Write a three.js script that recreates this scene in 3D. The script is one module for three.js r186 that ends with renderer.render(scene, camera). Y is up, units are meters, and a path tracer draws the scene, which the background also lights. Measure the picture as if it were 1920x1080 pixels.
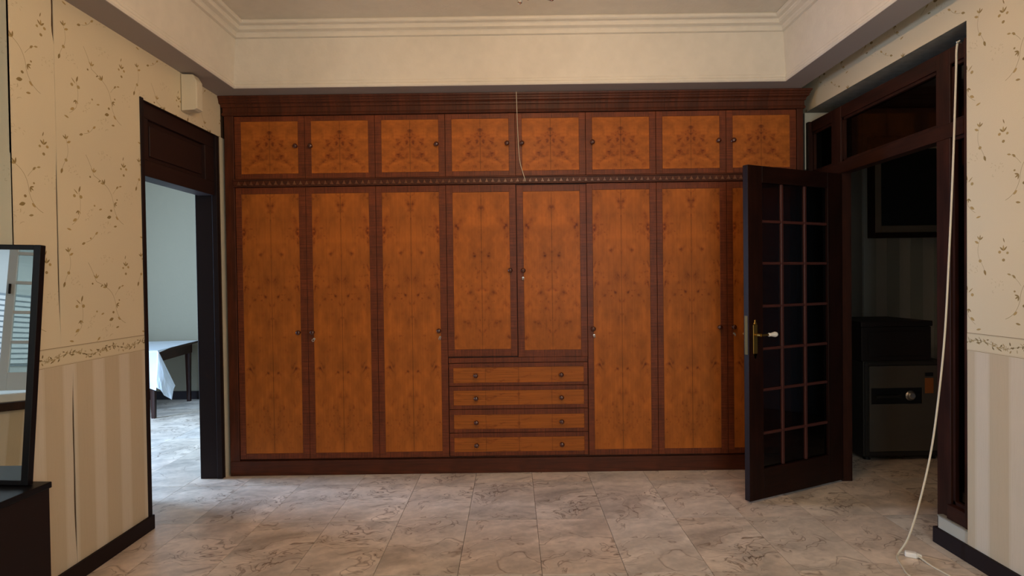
import * as THREE from 'three';
import { mergeGeometries } from 'three/addons/utils/BufferGeometryUtils.js';
import { RoundedBoxGeometry } from 'three/addons/geometries/RoundedBoxGeometry.js';
import { RectAreaLightUniformsLib } from 'three/addons/lights/RectAreaLightUniformsLib.js';

// ---------------------------------------------------------------- camera, sky, light, exposure
const scene = new THREE.Scene();
const camera = new THREE.PerspectiveCamera(53.13, 1920 / 1080, 0.05, 60);
camera.rotation.order = 'YXZ';
camera.position.set(0, 1.4, 0);
camera.rotation.set(THREE.MathUtils.degToRad(-0.798), THREE.MathUtils.degToRad(0.044), THREE.MathUtils.degToRad(-0.75));
scene.background = new THREE.Color().setRGB(1.75, 2.05, 2.35);
const renderer = new THREE.WebGLRenderer({ antialias: true });
renderer.toneMapping = THREE.LinearToneMapping;
renderer.toneMappingExposure = 0.74;
renderer.shadowMap.enabled = true;
RectAreaLightUniformsLib.init();
const DAY = new THREE.Color().setRGB(0.92, 0.96, 0.95), DAY2 = new THREE.Color().setRGB(0.66, 0.98, 1.48), WARM = new THREE.Color().setRGB(1, 0.63, 0.36);
const BULB = 0.77, WINDOW_NITS = 6, ADDED_REAR_NITS = 8, WINDOW2_NITS = 40, ADDED_ROOF_NITS = 10;
function daylight(name, w, h, nits, color, pos, look) {           // daylight entering at a window; the rear and roof windows are added
  const l = new THREE.RectAreaLight(color, nits, w, h);
  l.name = name; l.position.set(...pos); if (look) l.lookAt(...look); else l.rotation.x = -Math.PI / 2; scene.add(l);
}
daylight('window_daylight', 0.50, 1.50, WINDOW_NITS, DAY, [-3.52, 1.66, 0.22], [0, 1.66, 0.22]);
daylight('added_rear_daylight', 1.3, 1.75, ADDED_REAR_NITS, DAY, [1.05, 1.72, 0.93], [1.05, 1.72, -1]);  // added lamp behind the camera, lifts the floor centre and wardrobe
daylight('side_window_daylight', 1.1, 1.9, WINDOW2_NITS, DAY2, [-5.30, 1.35, -4.45], [-2, 1.2, -4.45]);
daylight('skylight_daylight', 1.3, 1.6, ADDED_ROOF_NITS, DAY2, [-3.05, 2.86, -4.75], null);  // added lamp from above, brightens the side room floor

// ---------------------------------------------------------------- helpers
function rng(seed) { let s = seed >>> 0; return () => { s = (s + 0x6d2b79f5) | 0; let t = Math.imul(s ^ (s >>> 15), 1 | s); t = (t + Math.imul(t ^ (t >>> 7), 61 | t)) ^ t; return ((t ^ (t >>> 14)) >>> 0) / 4294967296; }; }
const counts = {};
function numbered(name) { const n = counts[name] = (counts[name] ?? -1) + 1; return n ? name + '_' + String(n).padStart(3, '0') : name; }
function hash2(x, y, s) { let h = Math.imul(x, 374761393) ^ Math.imul(y, 668265263) ^ Math.imul(s, 1274126177); h = Math.imul(h ^ (h >>> 13), 1274126177); return ((h ^ (h >>> 16)) >>> 0) / 4294967296; }
function noise(x, y, s = 1, px = 0, py = 0) {                      // value noise, periodic when px, py are given
  const xi = Math.floor(x), yi = Math.floor(y), fx = x - xi, fy = y - yi, w = (a, p) => (p ? ((a % p) + p) % p : a);
  const u = fx * fx * (3 - 2 * fx), v = fy * fy * (3 - 2 * fy);
  const a = hash2(w(xi, px), w(yi, py), s), b = hash2(w(xi + 1, px), w(yi, py), s), c = hash2(w(xi, px), w(yi + 1, py), s), d = hash2(w(xi + 1, px), w(yi + 1, py), s);
  return a + (b - a) * u + (c - a) * v + (a - b - c + d) * u * v;
}
function fbm(x, y, s, oct = 4, px = 0, py = 0) { let a = 0, k = 0.5, n = 0; for (let i = 0; i < oct; i++) { a += k * noise(x, y, s + i * 7, px, py); n += k; k *= 0.5; x *= 2; y *= 2; px *= 2; py *= 2; } return a / n; }
const mix = (a, b, t) => a + (b - a) * t, clamp = (x, a = 0, b = 1) => Math.min(b, Math.max(a, x)), smooth = (a, b, x) => { const t = clamp((x - a) / (b - a)); return t * t * (3 - 2 * t); };
function dataTex(w, h, fn, srgb = true) {                          // fn(u, v) -> [r, g, b] 0..255, v upwards
  const d = new Uint8Array(w * h * 4);
  for (let y = 0; y < h; y++) for (let x = 0; x < w; x++) { const c = fn((x + 0.5) / w, (y + 0.5) / h), i = (y * w + x) * 4; d[i] = clamp(c[0], 0, 255); d[i + 1] = clamp(c[1], 0, 255); d[i + 2] = clamp(c[2], 0, 255); d[i + 3] = 255; }
  const t = new THREE.DataTexture(d, w, h); t.magFilter = THREE.LinearFilter; t.minFilter = THREE.LinearMipmapLinearFilter; t.generateMipmaps = true;
  t.wrapS = t.wrapT = THREE.RepeatWrapping; if (srgb) t.colorSpace = THREE.SRGBColorSpace; t.needsUpdate = true; return t;
}
function canvasTex(w, h, draw) {
  const c = document.createElement('canvas'); c.width = w; c.height = h; draw(c.getContext('2d'), w, h);
  const t = new THREE.CanvasTexture(c); t.colorSpace = THREE.SRGBColorSpace; t.wrapS = t.wrapT = THREE.RepeatWrapping; return t;
}
const sized = (t, sx, sy, ox = 0, oy = 0) => { const c = t.clone(); c.repeat.set(1 / sx, 1 / sy); c.offset.set(ox, oy); c.needsUpdate = true; return c; };
const std = (o) => new THREE.MeshStandardMaterial(o), phys = (o) => new THREE.MeshPhysicalMaterial(o);
// uv in metres by the face's main direction, grain axis ('x' | 'y' | 'z') along v
function prep(g, grain = 'y', keepUV = false) {
  if (g.index) g = g.toNonIndexed();
  for (const k of Object.keys(g.attributes)) if (!['position', 'normal', 'uv'].includes(k)) g.deleteAttribute(k);
  if (!g.attributes.normal) g.computeVertexNormals();
  if (keepUV && g.attributes.uv) return g;
  const p = g.attributes.position, uv = new Float32Array(p.count * 2), gi = 'xyz'.indexOf(grain);
  for (let i = 0; i < p.count; i += 3) {
    const v = [0, 1, 2].map((k) => [p.getX(i + k), p.getY(i + k), p.getZ(i + k)]);
    const e1 = v[1].map((a, k) => a - v[0][k]), e2 = v[2].map((a, k) => a - v[0][k]);
    const n = [e1[1] * e2[2] - e1[2] * e2[1], e1[2] * e2[0] - e1[0] * e2[2], e1[0] * e2[1] - e1[1] * e2[0]].map(Math.abs);
    const d = n[0] >= n[1] && n[0] >= n[2] ? 0 : n[1] >= n[2] ? 1 : 2;
    let [a, b] = [[2, 1], [0, 2], [0, 1]][d];
    if (a === gi) [a, b] = [b, a];
    for (let k = 0; k < 3; k++) { uv[(i + k) * 2] = v[k][a]; uv[(i + k) * 2 + 1] = v[k][b]; }
  }
  g.setAttribute('uv', new THREE.BufferAttribute(uv, 2));
  return g;
}
function bx(x0, x1, y0, y1, z0, z1, r = 0, grain = 'y') {          // a box between two corners, edges rounded by r
  const w = Math.abs(x1 - x0), h = Math.abs(y1 - y0), d = Math.abs(z1 - z0);
  const g = r > 0 ? new RoundedBoxGeometry(w, h, d, 2, Math.min(r, w * 0.45, h * 0.45, d * 0.45)) : new THREE.BoxGeometry(w, h, d);
  g.translate((x0 + x1) / 2, (y0 + y1) / 2, (z0 + z1) / 2);
  return prep(g, grain);
}
function mesh(name, geos, mat, parent, keep = false) {
  const list = (Array.isArray(geos) ? geos : [geos]).map((g) => (g.attributes.uv && !g.index ? g : prep(g, 'y', keep)));
  const m = new THREE.Mesh(list.length > 1 ? mergeGeometries(list) : list[0], mat);
  m.name = parent === scene || !parent ? numbered(name) : name; m.castShadow = m.receiveShadow = true; (parent ?? scene).add(m); return m;
}
function sub(name, geos, mat, parent, keep) {                      // a part or sub-part, numbered among its siblings
  const n = parent.children.filter((c) => c.name === name || c.name.startsWith(name + '_0')).length;
  return mesh(n ? name + '_' + String(n).padStart(3, '0') : name, geos, mat, parent, keep);
}
function struct(name, parent = scene) { const o = new THREE.Group(); o.name = name; o.userData = { kind: 'structure' }; parent.add(o); return o; }
function thing(name, label, category, pos = [0, 0, 0], turn = 0) {
  const o = new THREE.Group(); o.name = numbered(name); o.position.set(...pos); o.rotation.y = turn; o.userData = { label, category }; scene.add(o); return o;
}
function skin(loops, closed) {                                     // loops: one polyline of [x, y, z] per profile point, mitred by the caller
  const pos = []; const q = (a, b, c, d) => pos.push(...a, ...b, ...c, ...a, ...c, ...d);
  for (let i = 0; i + 1 < loops.length; i++) { const A = loops[i], B = loops[i + 1], n = A.length; for (let k = 0; k < (closed ? n : n - 1); k++) q(A[k], A[(k + 1) % n], B[(k + 1) % n], B[k]); }
  const g = new THREE.BufferGeometry(); g.setAttribute('position', new THREE.Float32BufferAttribute(pos, 3)); g.computeVertexNormals(); return g;
}
const ring = (profile, x0, x1, z0, z1) => skin(profile.map(([u, y]) => [[x0 + u, y, z0 + u], [x1 - u, y, z0 + u], [x1 - u, y, z1 - u], [x0 + u, y, z1 - u]]), true);
function tube(points, r, seg = 80, rad = 8, tension = 0.5) { return prep(new THREE.TubeGeometry(new THREE.CatmullRomCurve3(points.map((p) => new THREE.Vector3(...p)), false, 'catmullrom', tension), seg, r, rad, false), 'y', true); }
function lathe(pts, seg = 20) { return prep(new THREE.LatheGeometry(pts.map(([r, y]) => new THREE.Vector2(r, y)), seg), 'y', true); }
function shapeGeo(outline, holes = [], depth = 0.002) {
  const s = new THREE.Shape(outline.map(([x, y]) => new THREE.Vector2(x, y)));
  for (const h of holes) s.holes.push(new THREE.Path(h.map(([x, y]) => new THREE.Vector2(x, y))));
  return new THREE.ExtrudeGeometry(s, { depth, bevelEnabled: false });
}

// ---------------------------------------------------------------- textures
const PAPER = 0.53;
function leafShape(c, x, y, a, len, wid, fill) { c.save(); c.translate(x, y); c.rotate(a); c.fillStyle = fill; len *= 1.12; wid *= 1.3; c.beginPath(); c.moveTo(0, 0); c.quadraticCurveTo(len * 0.45, -wid, len, 0); c.quadraticCurveTo(len * 0.45, wid, 0, 0); c.fill(); c.restore(); }
function paperGround(c, w, h, seed, base = '#dacdaf', amt = 0.05) {
  c.fillStyle = base; c.fillRect(0, 0, w, h); const r = rng(seed);
  for (let i = 0; i < 2600; i++) { c.fillStyle = r() > 0.5 ? `rgba(120,95,55,${amt * r()})` : `rgba(255,246,225,${amt * r()})`; c.fillRect(r() * w, r() * h, 1 + r() * 3, 1 + r() * 3); }
}
const floralTex = canvasTex(1024, 1024, (c, w, h) => {
  paperGround(c, w, h, 5);
  const L = ['#9c8555', '#ab9360', '#8d7748', '#b0955f'], r = rng(11);
  const wrap = (fn) => { for (const dx of [-w, 0, w]) for (const dy of [-h, 0, h]) { c.save(); c.translate(dx, dy); fn(); c.restore(); } };
  const vine = (pts, k = 3) => wrap(() => { c.strokeStyle = '#97845a'; c.lineWidth = k * 1.15; c.lineCap = 'round'; c.beginPath(); c.moveTo(pts[0], pts[1]); for (let i = 2; i < pts.length; i += 4) c.quadraticCurveTo(pts[i], pts[i + 1], pts[i + 2], pts[i + 3]); c.stroke(); });
  const leaf = (x, y, a, l, wd) => { const f = L[Math.floor(r() * 4)]; wrap(() => leafShape(c, x, y, a, l, wd, f)); };
  const dot = (x, y, s) => { const f = L[Math.floor(r() * 4)]; wrap(() => { c.fillStyle = f; c.beginPath(); c.ellipse(x, y, s, s * 0.85, 0, 0, 7); c.fill(); }); };
  const tri = (x, y, a, s) => { for (const k of [-0.8, 0, 0.8]) leaf(x, y, a + k, s, s * 0.26); };
  const faint = (x, y, n) => { for (let i = 0; i < n; i++) { const a = r() * 6.3, f = 'rgba(165,148,106,0.35)'; const px = x + (r() - 0.5) * 150, py = y + (r() - 0.5) * 120; wrap(() => leafShape(c, px, py, a, 18 + r() * 14, 5, f)); } };
  vine([150, 760, 260, 720, 290, 600, 300, 460, 400, 400, 470, 360, 560, 330, 600, 230, 660, 150]);
  tri(282, 560, 2.6, 40); dot(330, 640, 14); leaf(265, 690, 2.4, 46, 17); leaf(330, 700, 0.3, 58, 24); leaf(250, 790, 0.2, 44, 14); tri(420, 390, -0.9, 48); tri(560, 300, -1.6, 44); dot(610, 350, 11); leaf(470, 360, 0.6, 36, 10);
  vine([300, 470, 250, 400, 200, 380], 2); leaf(250, 410, 3.9, 40, 15); dot(240, 520, 10); leaf(205, 380, 3.4, 36, 12);
  vine([760, 520, 720, 640, 770, 760, 800, 800, 850, 830], 2.4); dot(735, 560, 19); dot(815, 560, 17); leaf(760, 520, -1.9, 58, 15); leaf(770, 540, -0.7, 60, 8); tri(772, 690, 1.6, 38); leaf(790, 770, 0.5, 52, 20); leaf(860, 880, -0.2, 50, 13);
  vine([900, 60, 860, 160, 900, 240, 930, 280, 950, 330], 2.2); leaf(890, 90, 3.6, 46, 16); dot(905, 250, 17); leaf(948, 330, 1.2, 50, 19); tri(900, 60, -1.4, 42);
  dot(90, 180, 15); dot(170, 190, 13); dot(130, 250, 15); tri(130, 170, -1.6, 46); leaf(140, 100, -1.9, 40, 8);
  vine([560, 900, 600, 960, 680, 980], 2); leaf(560, 900, 3.8, 44, 16); leaf(690, 985, 0.4, 46, 17); dot(620, 940, 11); leaf(460, 640, 0.3, 40, 12); dot(560, 620, 11);
  faint(420, 820, 16); faint(650, 720, 14); faint(60, 480, 12); faint(800, 320, 12); faint(400, 120, 12);
});
const borderTex = canvasTex(1024, 192, (c, w, h) => {
  paperGround(c, w, h, 8, '#d6caac');
  c.fillStyle = 'rgba(120,100,66,0.9)'; c.fillRect(0, 0, w, 6); c.fillRect(0, h - 7, w, 4); c.fillStyle = 'rgba(120,100,66,0.35)'; c.fillRect(0, 12, w, 2); c.fillRect(0, h - 16, w, 2);
  const r = rng(3), y = (x) => h / 2 + 26 * Math.sin((x / w) * Math.PI * 4);
  c.strokeStyle = '#93815a'; c.lineWidth = 4; c.beginPath(); for (let x = 0; x <= w; x += 8) (x ? c.lineTo(x, y(x)) : c.moveTo(x, y(x))); c.stroke();
  for (let i = 0; i < 90; i++) { const x = r() * w, f = ['#8a7850', '#a28d60', '#7a6943'][i % 3]; leafShape(c, x, y(x) + (r() - 0.5) * 60, r() * 6.3, 22 + r() * 26, 7 + r() * 5, i % 3 ? f : 'rgba(150,130,90,0.5)'); }
});
const stripeTex = canvasTex(512, 512, (c, w, h) => {               // 0.38 m: two broad stripes
  paperGround(c, w, h, 21, '#d1c6b2', 0.04);
  for (const x of [0, 256]) { c.fillStyle = 'rgba(158,132,84,0.26)'; c.fillRect(x, 0, 140, h); c.fillStyle = 'rgba(158,132,84,0.10)'; c.fillRect(x + 140, 0, 14, h); c.fillRect(x + 244, 0, 12, h); }
  const r = rng(4); for (let i = 0; i < 260; i++) { c.fillStyle = `rgba(140,118,76,${0.06 * r()})`; c.fillRect(r() * w, r() * h, 1 + r() * 2, 40 + r() * 160); }
});
const VEN = [181, 101, 36];
function veneer(knots, seed, streaks = 1) {                        // half a book-matched panel; u = 1 is the joint in the middle, v up
  const asp0 = knots[0][4];
  return (u, v) => {
    const wob = fbm(u * 3, v * 7, seed, 3);
    let g = 0.5 + 0.5 * (fbm(u * 60 + wob * 5, v * 6, seed + 3, 3) - 0.5) * streaks, f = fbm(u * 9, v * 30, seed + 9, 4), dark = 0;
    for (const [ku, kv, rad, s, asp] of knots) {
      const dx = (u - ku) * 0.21 + (wob - 0.5) * 0.07, dy = (v - kv) * asp + (fbm(u * 5, v * 9, seed + 50, 3) - 0.5) * 0.09, d = Math.hypot(dx, dy) / rad, n = fbm(u * 17, v * asp * 80, seed + 21, 4);
      if (d < 3) dark += s * Math.exp(-d * d * (0.6 + 1.4 * n)) * (0.25 + Math.max(0, 2.6 * n - 0.9) * 0.7);
    }
    const band = fbm(u * 2.5, v * 12, seed + 31, 3), blot = fbm(u * 5 + wob * 3, v * asp0 * 13, seed + 81, 4), k = 0.90 + 0.18 * (g - 0.5) + 0.14 * (f - 0.5) + 0.16 * (band - 0.5) + 0.15 * (blot - 0.5), j = u > 0.985 ? 0.86 : 1;
    const sp = Math.max(0, fbm(u * 14, v * asp0 * 52, seed + 61, 3) - 0.60) * 3.2 * smooth(0.45, 0.62, fbm(u * 3, v * asp0 * 7, seed + 67, 2)), dk = clamp(1.25 * dark + 0.45 * sp, 0, 0.85);
    return [VEN[0] * k * j * (1 - 0.42 * dk), VEN[1] * k * j * (1 - 0.58 * dk), VEN[2] * k * j * (1 - 0.66 * dk)];
  };
}
const kn = (list, asp) => list.map(([u, v, r, s]) => [u, v, r, s, asp]);
const tallKnots = (H) => kn([[0.98, 0.945, 0.025, 0.7], [0.10, 0.865, 0.030, 1.0], [0.22, 0.90, 0.030, 0.6], [0.30, 0.84, 0.018, 0.4], [0.05, 0.82, 0.030, 0.7], [0.72, 0.775, 0.014, 0.9], [0.98, 0.775, 0.014, 0.6], [0.08, 0.715, 0.018, 0.6], [0.85, 0.655, 0.022, 0.7], [0.55, 0.64, 0.016, 0.5], [0.12, 0.635, 0.022, 0.7], [0.75, 0.60, 0.016, 0.6], [0.42, 0.585, 0.018, 0.5], [0.95, 0.57, 0.018, 0.6], [0.2, 0.57, 0.015, 0.4], [0.62, 0.53, 0.012, 0.5], [0.9, 0.505, 0.016, 0.4], [0.2, 0.315, 0.012, 1.0], [0.30, 0.34, 0.016, 0.5], [0.80, 0.30, 0.012, 0.7], [0.95, 0.285, 0.012, 0.5], [0.5, 0.40, 0.02, 0.3], [0.88, 0.215, 0.02, 0.4], [0.35, 0.19, 0.02, 0.3], [0.7, 0.10, 0.018, 0.35]], H);
const tallTex = dataTex(300, 1300, veneer(tallKnots(1.884), 40));
const midTex = dataTex(300, 800, veneer(kn([[0.98, 0.90, 0.025, 0.6], [0.12, 0.79, 0.032, 1.0], [0.3, 0.82, 0.02, 0.5], [0.06, 0.73, 0.022, 0.7], [0.72, 0.60, 0.014, 0.9], [0.98, 0.62, 0.012, 0.6], [0.86, 0.38, 0.02, 0.6], [0.6, 0.35, 0.02, 0.5], [0.75, 0.25, 0.018, 0.7], [0.2, 0.27, 0.02, 0.5], [0.5, 0.17, 0.014, 0.5], [0.12, 0.08, 0.022, 0.7], [0.9, 0.13, 0.015, 0.5]], 1.138), 55));
const shortTex = dataTex(340, 640, veneer(kn([[0.99, 0.80, 0.016, 0.9], [0.97, 0.70, 0.022, 0.8], [0.80, 0.63, 0.022, 0.7], [0.55, 0.60, 0.02, 0.6], [0.97, 0.50, 0.026, 0.7], [0.72, 0.47, 0.022, 0.7], [0.45, 0.50, 0.015, 0.4], [0.60, 0.30, 0.030, 0.9], [0.40, 0.27, 0.020, 0.5], [0.85, 0.33, 0.020, 0.7], [0.30, 0.18, 0.020, 0.4], [0.98, 0.18, 0.016, 0.5], [0.15, 0.07, 0.020, 0.5], [0.75, 0.13, 0.020, 0.4]], 0.40), 71, 0.7));
const drawerTex = dataTex(512, 128, (u, v) => { const n = fbm(u * 5, v * 34, 90, 4), m = fbm(u * 22, v * 7, 91, 4), j = [0.245, 0.5, 0.755].some((a) => Math.abs(u - a) < 0.003) ? 0.88 : 1, dk = Math.max(0, m - 0.6) * 1.6, k = 0.86 + 0.3 * (n - 0.5); return [VEN[0] * k * j * (1 - 0.4 * dk), VEN[1] * k * j * (1 - 0.55 * dk), VEN[2] * k * j * (1 - 0.6 * dk)]; });
const bandTex = dataTex(512, 512, (u, v) => {                      // cross-banded border veneer: short pieces, 0.6 m a side
  const i = Math.floor(v * 8), t = hash2(i, 3, 8), n = fbm(u * 8, v * 120, 14, 4, 8, 120), m = fbm(u * 40, v * 10, 19, 3, 40, 10), j = (v * 8) % 1 < 0.03 ? 0.8 : 1, k = (0.84 + 0.18 * t + 0.35 * (n - 0.5) + 0.2 * (m - 0.5)) * j;
  return [114 * k, 56 * k, 29 * k];
});
const redTex = dataTex(512, 512, (u, v) => { const n = fbm(u * 50, v * 3, 24, 4, 50, 3), m = fbm(u * 6, v * 5, 29, 3, 6, 5), k = 0.85 + 0.4 * (n - 0.5) + 0.3 * (m - 0.5); return [90 * k, 44 * k, 24 * k]; });
const darkTex = dataTex(512, 512, (u, v) => { const n = fbm(u * 60, v * 3, 34, 4, 60, 3), m = fbm(u * 8, v * 4, 39, 3, 8, 4), k = 0.85 + 0.45 * (n - 0.5) + 0.3 * (m - 0.5); return [56 * k, 29 * k, 20 * k]; });
const marbleTex = dataTex(1024, 1024, (u, v) => {                  // 1.3 m of pinkish beige marble with brown veins
  const wx = fbm(u * 4, v * 4, 51, 4, 4, 4) - 0.5, wy = fbm(u * 4, v * 4, 57, 4, 4, 4) - 0.5;
  const cl = fbm(u * 5 + wx * 3, v * 8 + wy * 3, 61, 5, 5, 8), fine = fbm(u * 60, v * 60, 65, 3, 60, 60);
  const ridge = (s, fx, fy, w, sh) => { const n = fbm(u * fx + wx * w, v * fy + wy * w, s, 4, fx, fy); return Math.pow(1 - Math.min(1, Math.abs(n - 0.5) * sh), 3); };
  const vein = ridge(73, 4, 8, 4, 16) * smooth(0.42, 0.6, fbm(u * 5, v * 5, 79, 3, 5, 5)), thin = ridge(83, 6, 13, 5, 30) * smooth(0.45, 0.62, fbm(u * 6, v * 6, 88, 3, 6, 6));
  const pale = ridge(93, 5, 10, 4, 9) * smooth(0.45, 0.65, fbm(u * 4, v * 4, 97, 3, 4, 4)), dg = fbm(8 * u + 16 * v + wx * 2, 6 * v - 3 * u + wy * 2, 69, 4, 8, 3), k = 0.92 + 0.34 * (cl - 0.5) + 0.26 * (dg - 0.5) + 0.10 * (fine - 0.5);
  let r = 230 * k, g = 219 * k, b = 206 * k;
  r = mix(r, 214, pale * 0.5); g = mix(g, 200, pale * 0.5); b = mix(b, 184, pale * 0.5);
  const d = clamp(vein * 0.5 + thin * 0.65); return [mix(r, 96, d), mix(g, 76, d), mix(b, 62, d)];
});
const bumpTex = dataTex(256, 256, (u, v) => { const n = 255 * fbm(u * 24, v * 24, 120, 4, 24, 24); return [n, n, n]; }, false);
const plasterTex = dataTex(512, 512, (u, v) => { const n = fbm(u * 3, v * 3, 130, 5, 3, 3), m = fbm(u * 30, v * 30, 137, 3, 30, 30), k = 0.97 + 0.10 * (n - 0.5) + 0.04 * (m - 0.5); return [226 * k, 219 * k, 205 * k]; });
const gridTex = dataTex(256, 256, (u, v) => { const n = fbm(u * 20, v * 20, 150, 3, 20, 20), k = 0.9 + 0.2 * (n - 0.5); return [150 * k, 145 * k, 132 * k]; });

// ---------------------------------------------------------------- materials
const M = {
  floral: std({ map: sized(floralTex, PAPER, PAPER), roughness: 0.75, bumpMap: sized(bumpTex, 0.06, 0.06), bumpScale: 0.0004 }),
  border: std({ map: sized(borderTex, PAPER, 0.087, 0, -1.030 / 0.087), roughness: 0.75 }),
  stripe: std({ map: sized(stripeTex, 0.38, 0.38), roughness: 0.75 }),
  shadeBrown: std({ color: '#4a3420', roughness: 0.9 }),  // dark brown in place of the shade inside the open paper seams
  plaster: std({ map: sized(plasterTex, 1.6, 1.6), roughness: 0.85, bumpMap: sized(bumpTex, 0.3, 0.3), bumpScale: 0.001 }),
  lilac: std({ color: '#a19893', roughness: 0.9 }), greyPlaster: std({ map: sized(gridTex, 0.5, 0.5), roughness: 0.9 }),
  green: std({ color: '#7d7561', roughness: 0.85, bumpMap: sized(bumpTex, 0.3, 0.3), bumpScale: 0.0008 }),
  paleBlue: std({ color: '#b4b8b4', roughness: 0.9 }),
  band: phys({ map: sized(bandTex, 0.6, 0.6), roughness: 0.5, specularIntensity: 0.5, clearcoat: 0.04, clearcoatRoughness: 0.3 }),
  red: phys({ map: sized(redTex, 0.5, 0.5), roughness: 0.5, specularIntensity: 0.5, clearcoat: 0.04, clearcoatRoughness: 0.3 }),
  dark: phys({ map: sized(darkTex, 0.5, 0.5), roughness: 0.45, specularIntensity: 0.35 }), leaf: phys({ map: sized(darkTex, 0.5, 0.5), color: '#b5aaa4', roughness: 0.42, specularIntensity: 0.3 }),
  blackWood: phys({ color: '#1e1314', roughness: 0.65, specularIntensity: 0.45 }),
  tall: phys({ map: tallTex, roughness: 0.55, specularIntensity: 0.4, clearcoat: 0.04, clearcoatRoughness: 0.3 }), mid: phys({ map: midTex, roughness: 0.55, specularIntensity: 0.4, clearcoat: 0.04, clearcoatRoughness: 0.3 }),
  short: phys({ map: shortTex, roughness: 0.55, specularIntensity: 0.4, clearcoat: 0.04, clearcoatRoughness: 0.3 }), drawer: phys({ map: drawerTex, roughness: 0.55, specularIntensity: 0.4, clearcoat: 0.04, clearcoatRoughness: 0.3 }),
  knob: phys({ color: '#4a2114', roughness: 0.22, clearcoat: 0.6, clearcoatRoughness: 0.1 }), brass: std({ color: '#b08a45', roughness: 0.3, metalness: 0.95 }), muntin: phys({ color: '#46241e', roughness: 0.35, specularIntensity: 0.7 }), header: phys({ color: '#2a1a18', roughness: 0.5, specularIntensity: 0.5 }), oldBrass: std({ color: '#5d4a2a', roughness: 0.5, metalness: 0.8 }), chest: std({ color: '#1c120e', roughness: 0.6 }), steel: std({ color: '#c9c6be', roughness: 0.3, metalness: 0.9 }),
  porcelain: phys({ color: '#efe9dd', roughness: 0.2, clearcoat: 0.7 }),
  glass: phys({ color: '#dfe4e0', roughness: 0.02, transmission: 1, thickness: 0, ior: 1.5 }), smoked: phys({ color: '#847a70', roughness: 0.05, specularIntensity: 0.5, transmission: 1, thickness: 0, ior: 1.5 }),
  grout: std({ color: '#5a4a3c', roughness: 0.9 }),
  ivory: std({ color: '#d9cfb6', roughness: 0.5 }), cable: std({ color: '#cfc3aa', roughness: 0.55 }), white: std({ color: '#e9e6de', roughness: 0.45 }), sash: std({ color: '#dfe3e4', roughness: 0.5 }),
  mirror: std({ color: '#e8ecec', roughness: 0.01, metalness: 1 }), frameBlack: phys({ color: '#0b0b11', roughness: 0.4, specularIntensity: 0.5 }),
  safeBody: std({ color: '#2b2926', roughness: 0.6 }), safeDoor: std({ color: '#56524b', roughness: 0.55 }), safeBlack: std({ color: '#131211', roughness: 0.5 }), silver: std({ color: '#b9b7b2', roughness: 0.35, metalness: 0.8 }),
};
const tileMats = ['#ffffff', '#f8f4f0', '#fffaf4', '#f4f1ee', '#fbf4ef'].map((c) => phys({ map: sized(marbleTex, 1.3, 1.3), color: c, roughness: 0.30, specularIntensity: 0.8 }));

// ---------------------------------------------------------------- floor
const floor = struct('floor');
mesh('floor_slab', [bx(-5.7, 2.23, -0.12, -0.006, -7.3, 2.8), bx(2.23, 4.4, -0.12, -0.006, -6.0, 2.8)], M.grout, floor);
{
  const PX = 0.403, PZ = 0.622, X0 = -0.279, Z0 = -3.345, r = rng(77), geos = [];
  for (let i = 0; i < 14; i++) {
    const g = bx(0.0012, PX - 0.0012, -0.03, 0, 0.0012, PZ - 0.0012), uv = g.attributes.uv, ox = r() * 1.3, oy = r() * 1.3, s = i % 2 ? 1 : -1;
    for (let k = 0; k < uv.count; k++) uv.setXY(k, ox + s * uv.getX(k), oy + s * uv.getY(k));
    geos.push(g);
  }
  const areas = [[-3.6, 2.2, -4.77, 0.9], [-5.5, -2.1, -7.1, -3.72], [2.2, 3.8, -4.9, -2.4]], done = new Set();
  for (const [xa, xb, za, zb] of areas) for (let i = Math.floor((xa - X0) / PX); X0 + i * PX < xb; i++) for (let j = Math.floor((za - Z0) / PZ); Z0 + j * PZ < zb; j++) {
    if (done.has(i + ',' + j) || done.size >= 300) continue; done.add(i + ',' + j);
    const m = sub('tile', geos[Math.floor(r() * geos.length)], tileMats[Math.floor(r() * tileMats.length)], floor);
    m.position.set(X0 + i * PX, -0.0006 * r(), Z0 + j * PZ);
  }
}

// ---------------------------------------------------------------- walls
const XL = -2.085, XR = 2.2, ZC = -2.41, YS = 2.742;               // wall faces, the corner on the left, underside of the soffit
const LZ0 = -4.145, LZ1 = -3.26, LTOP = 2.462;                      // doorway on the left
const RZ0 = -4.33, RZ1 = -2.79, RTOP = 2.62;                        // opening on the right
function paper(name, outlineZY, mat, parent, side, x, holes = []) { // a paper-thin strip on a side wall; outline in (z, y)
  const g = shapeGeo(outlineZY, holes, 0.003), p = g.attributes.position, n = g.attributes.normal, uv = [];
  for (let i = 0; i < p.count; i++) { const z = p.getX(i), y = p.getY(i), d = p.getZ(i); p.setXYZ(i, x + side * d, y, z); const nx = n.getX(i), ny = n.getY(i), nz = n.getZ(i); n.setXYZ(i, side * nz, ny, nx); uv.push(z, y); }
  g.setAttribute('uv', new THREE.Float32BufferAttribute(uv, 2));
  let h = g.index ? g.toNonIndexed() : g;
  if (side > 0) { const a = h.attributes; for (const k of ['position', 'normal', 'uv']) { const s = a[k].itemSize, arr = a[k].array; for (let i = 0; i < a[k].count; i += 3) for (let c = 0; c < s; c++) { const t = arr[(i + 1) * s + c]; arr[(i + 1) * s + c] = arr[(i + 2) * s + c]; arr[(i + 2) * s + c] = t; } } }
  return sub(name, h, mat, parent, true);
}
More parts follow.
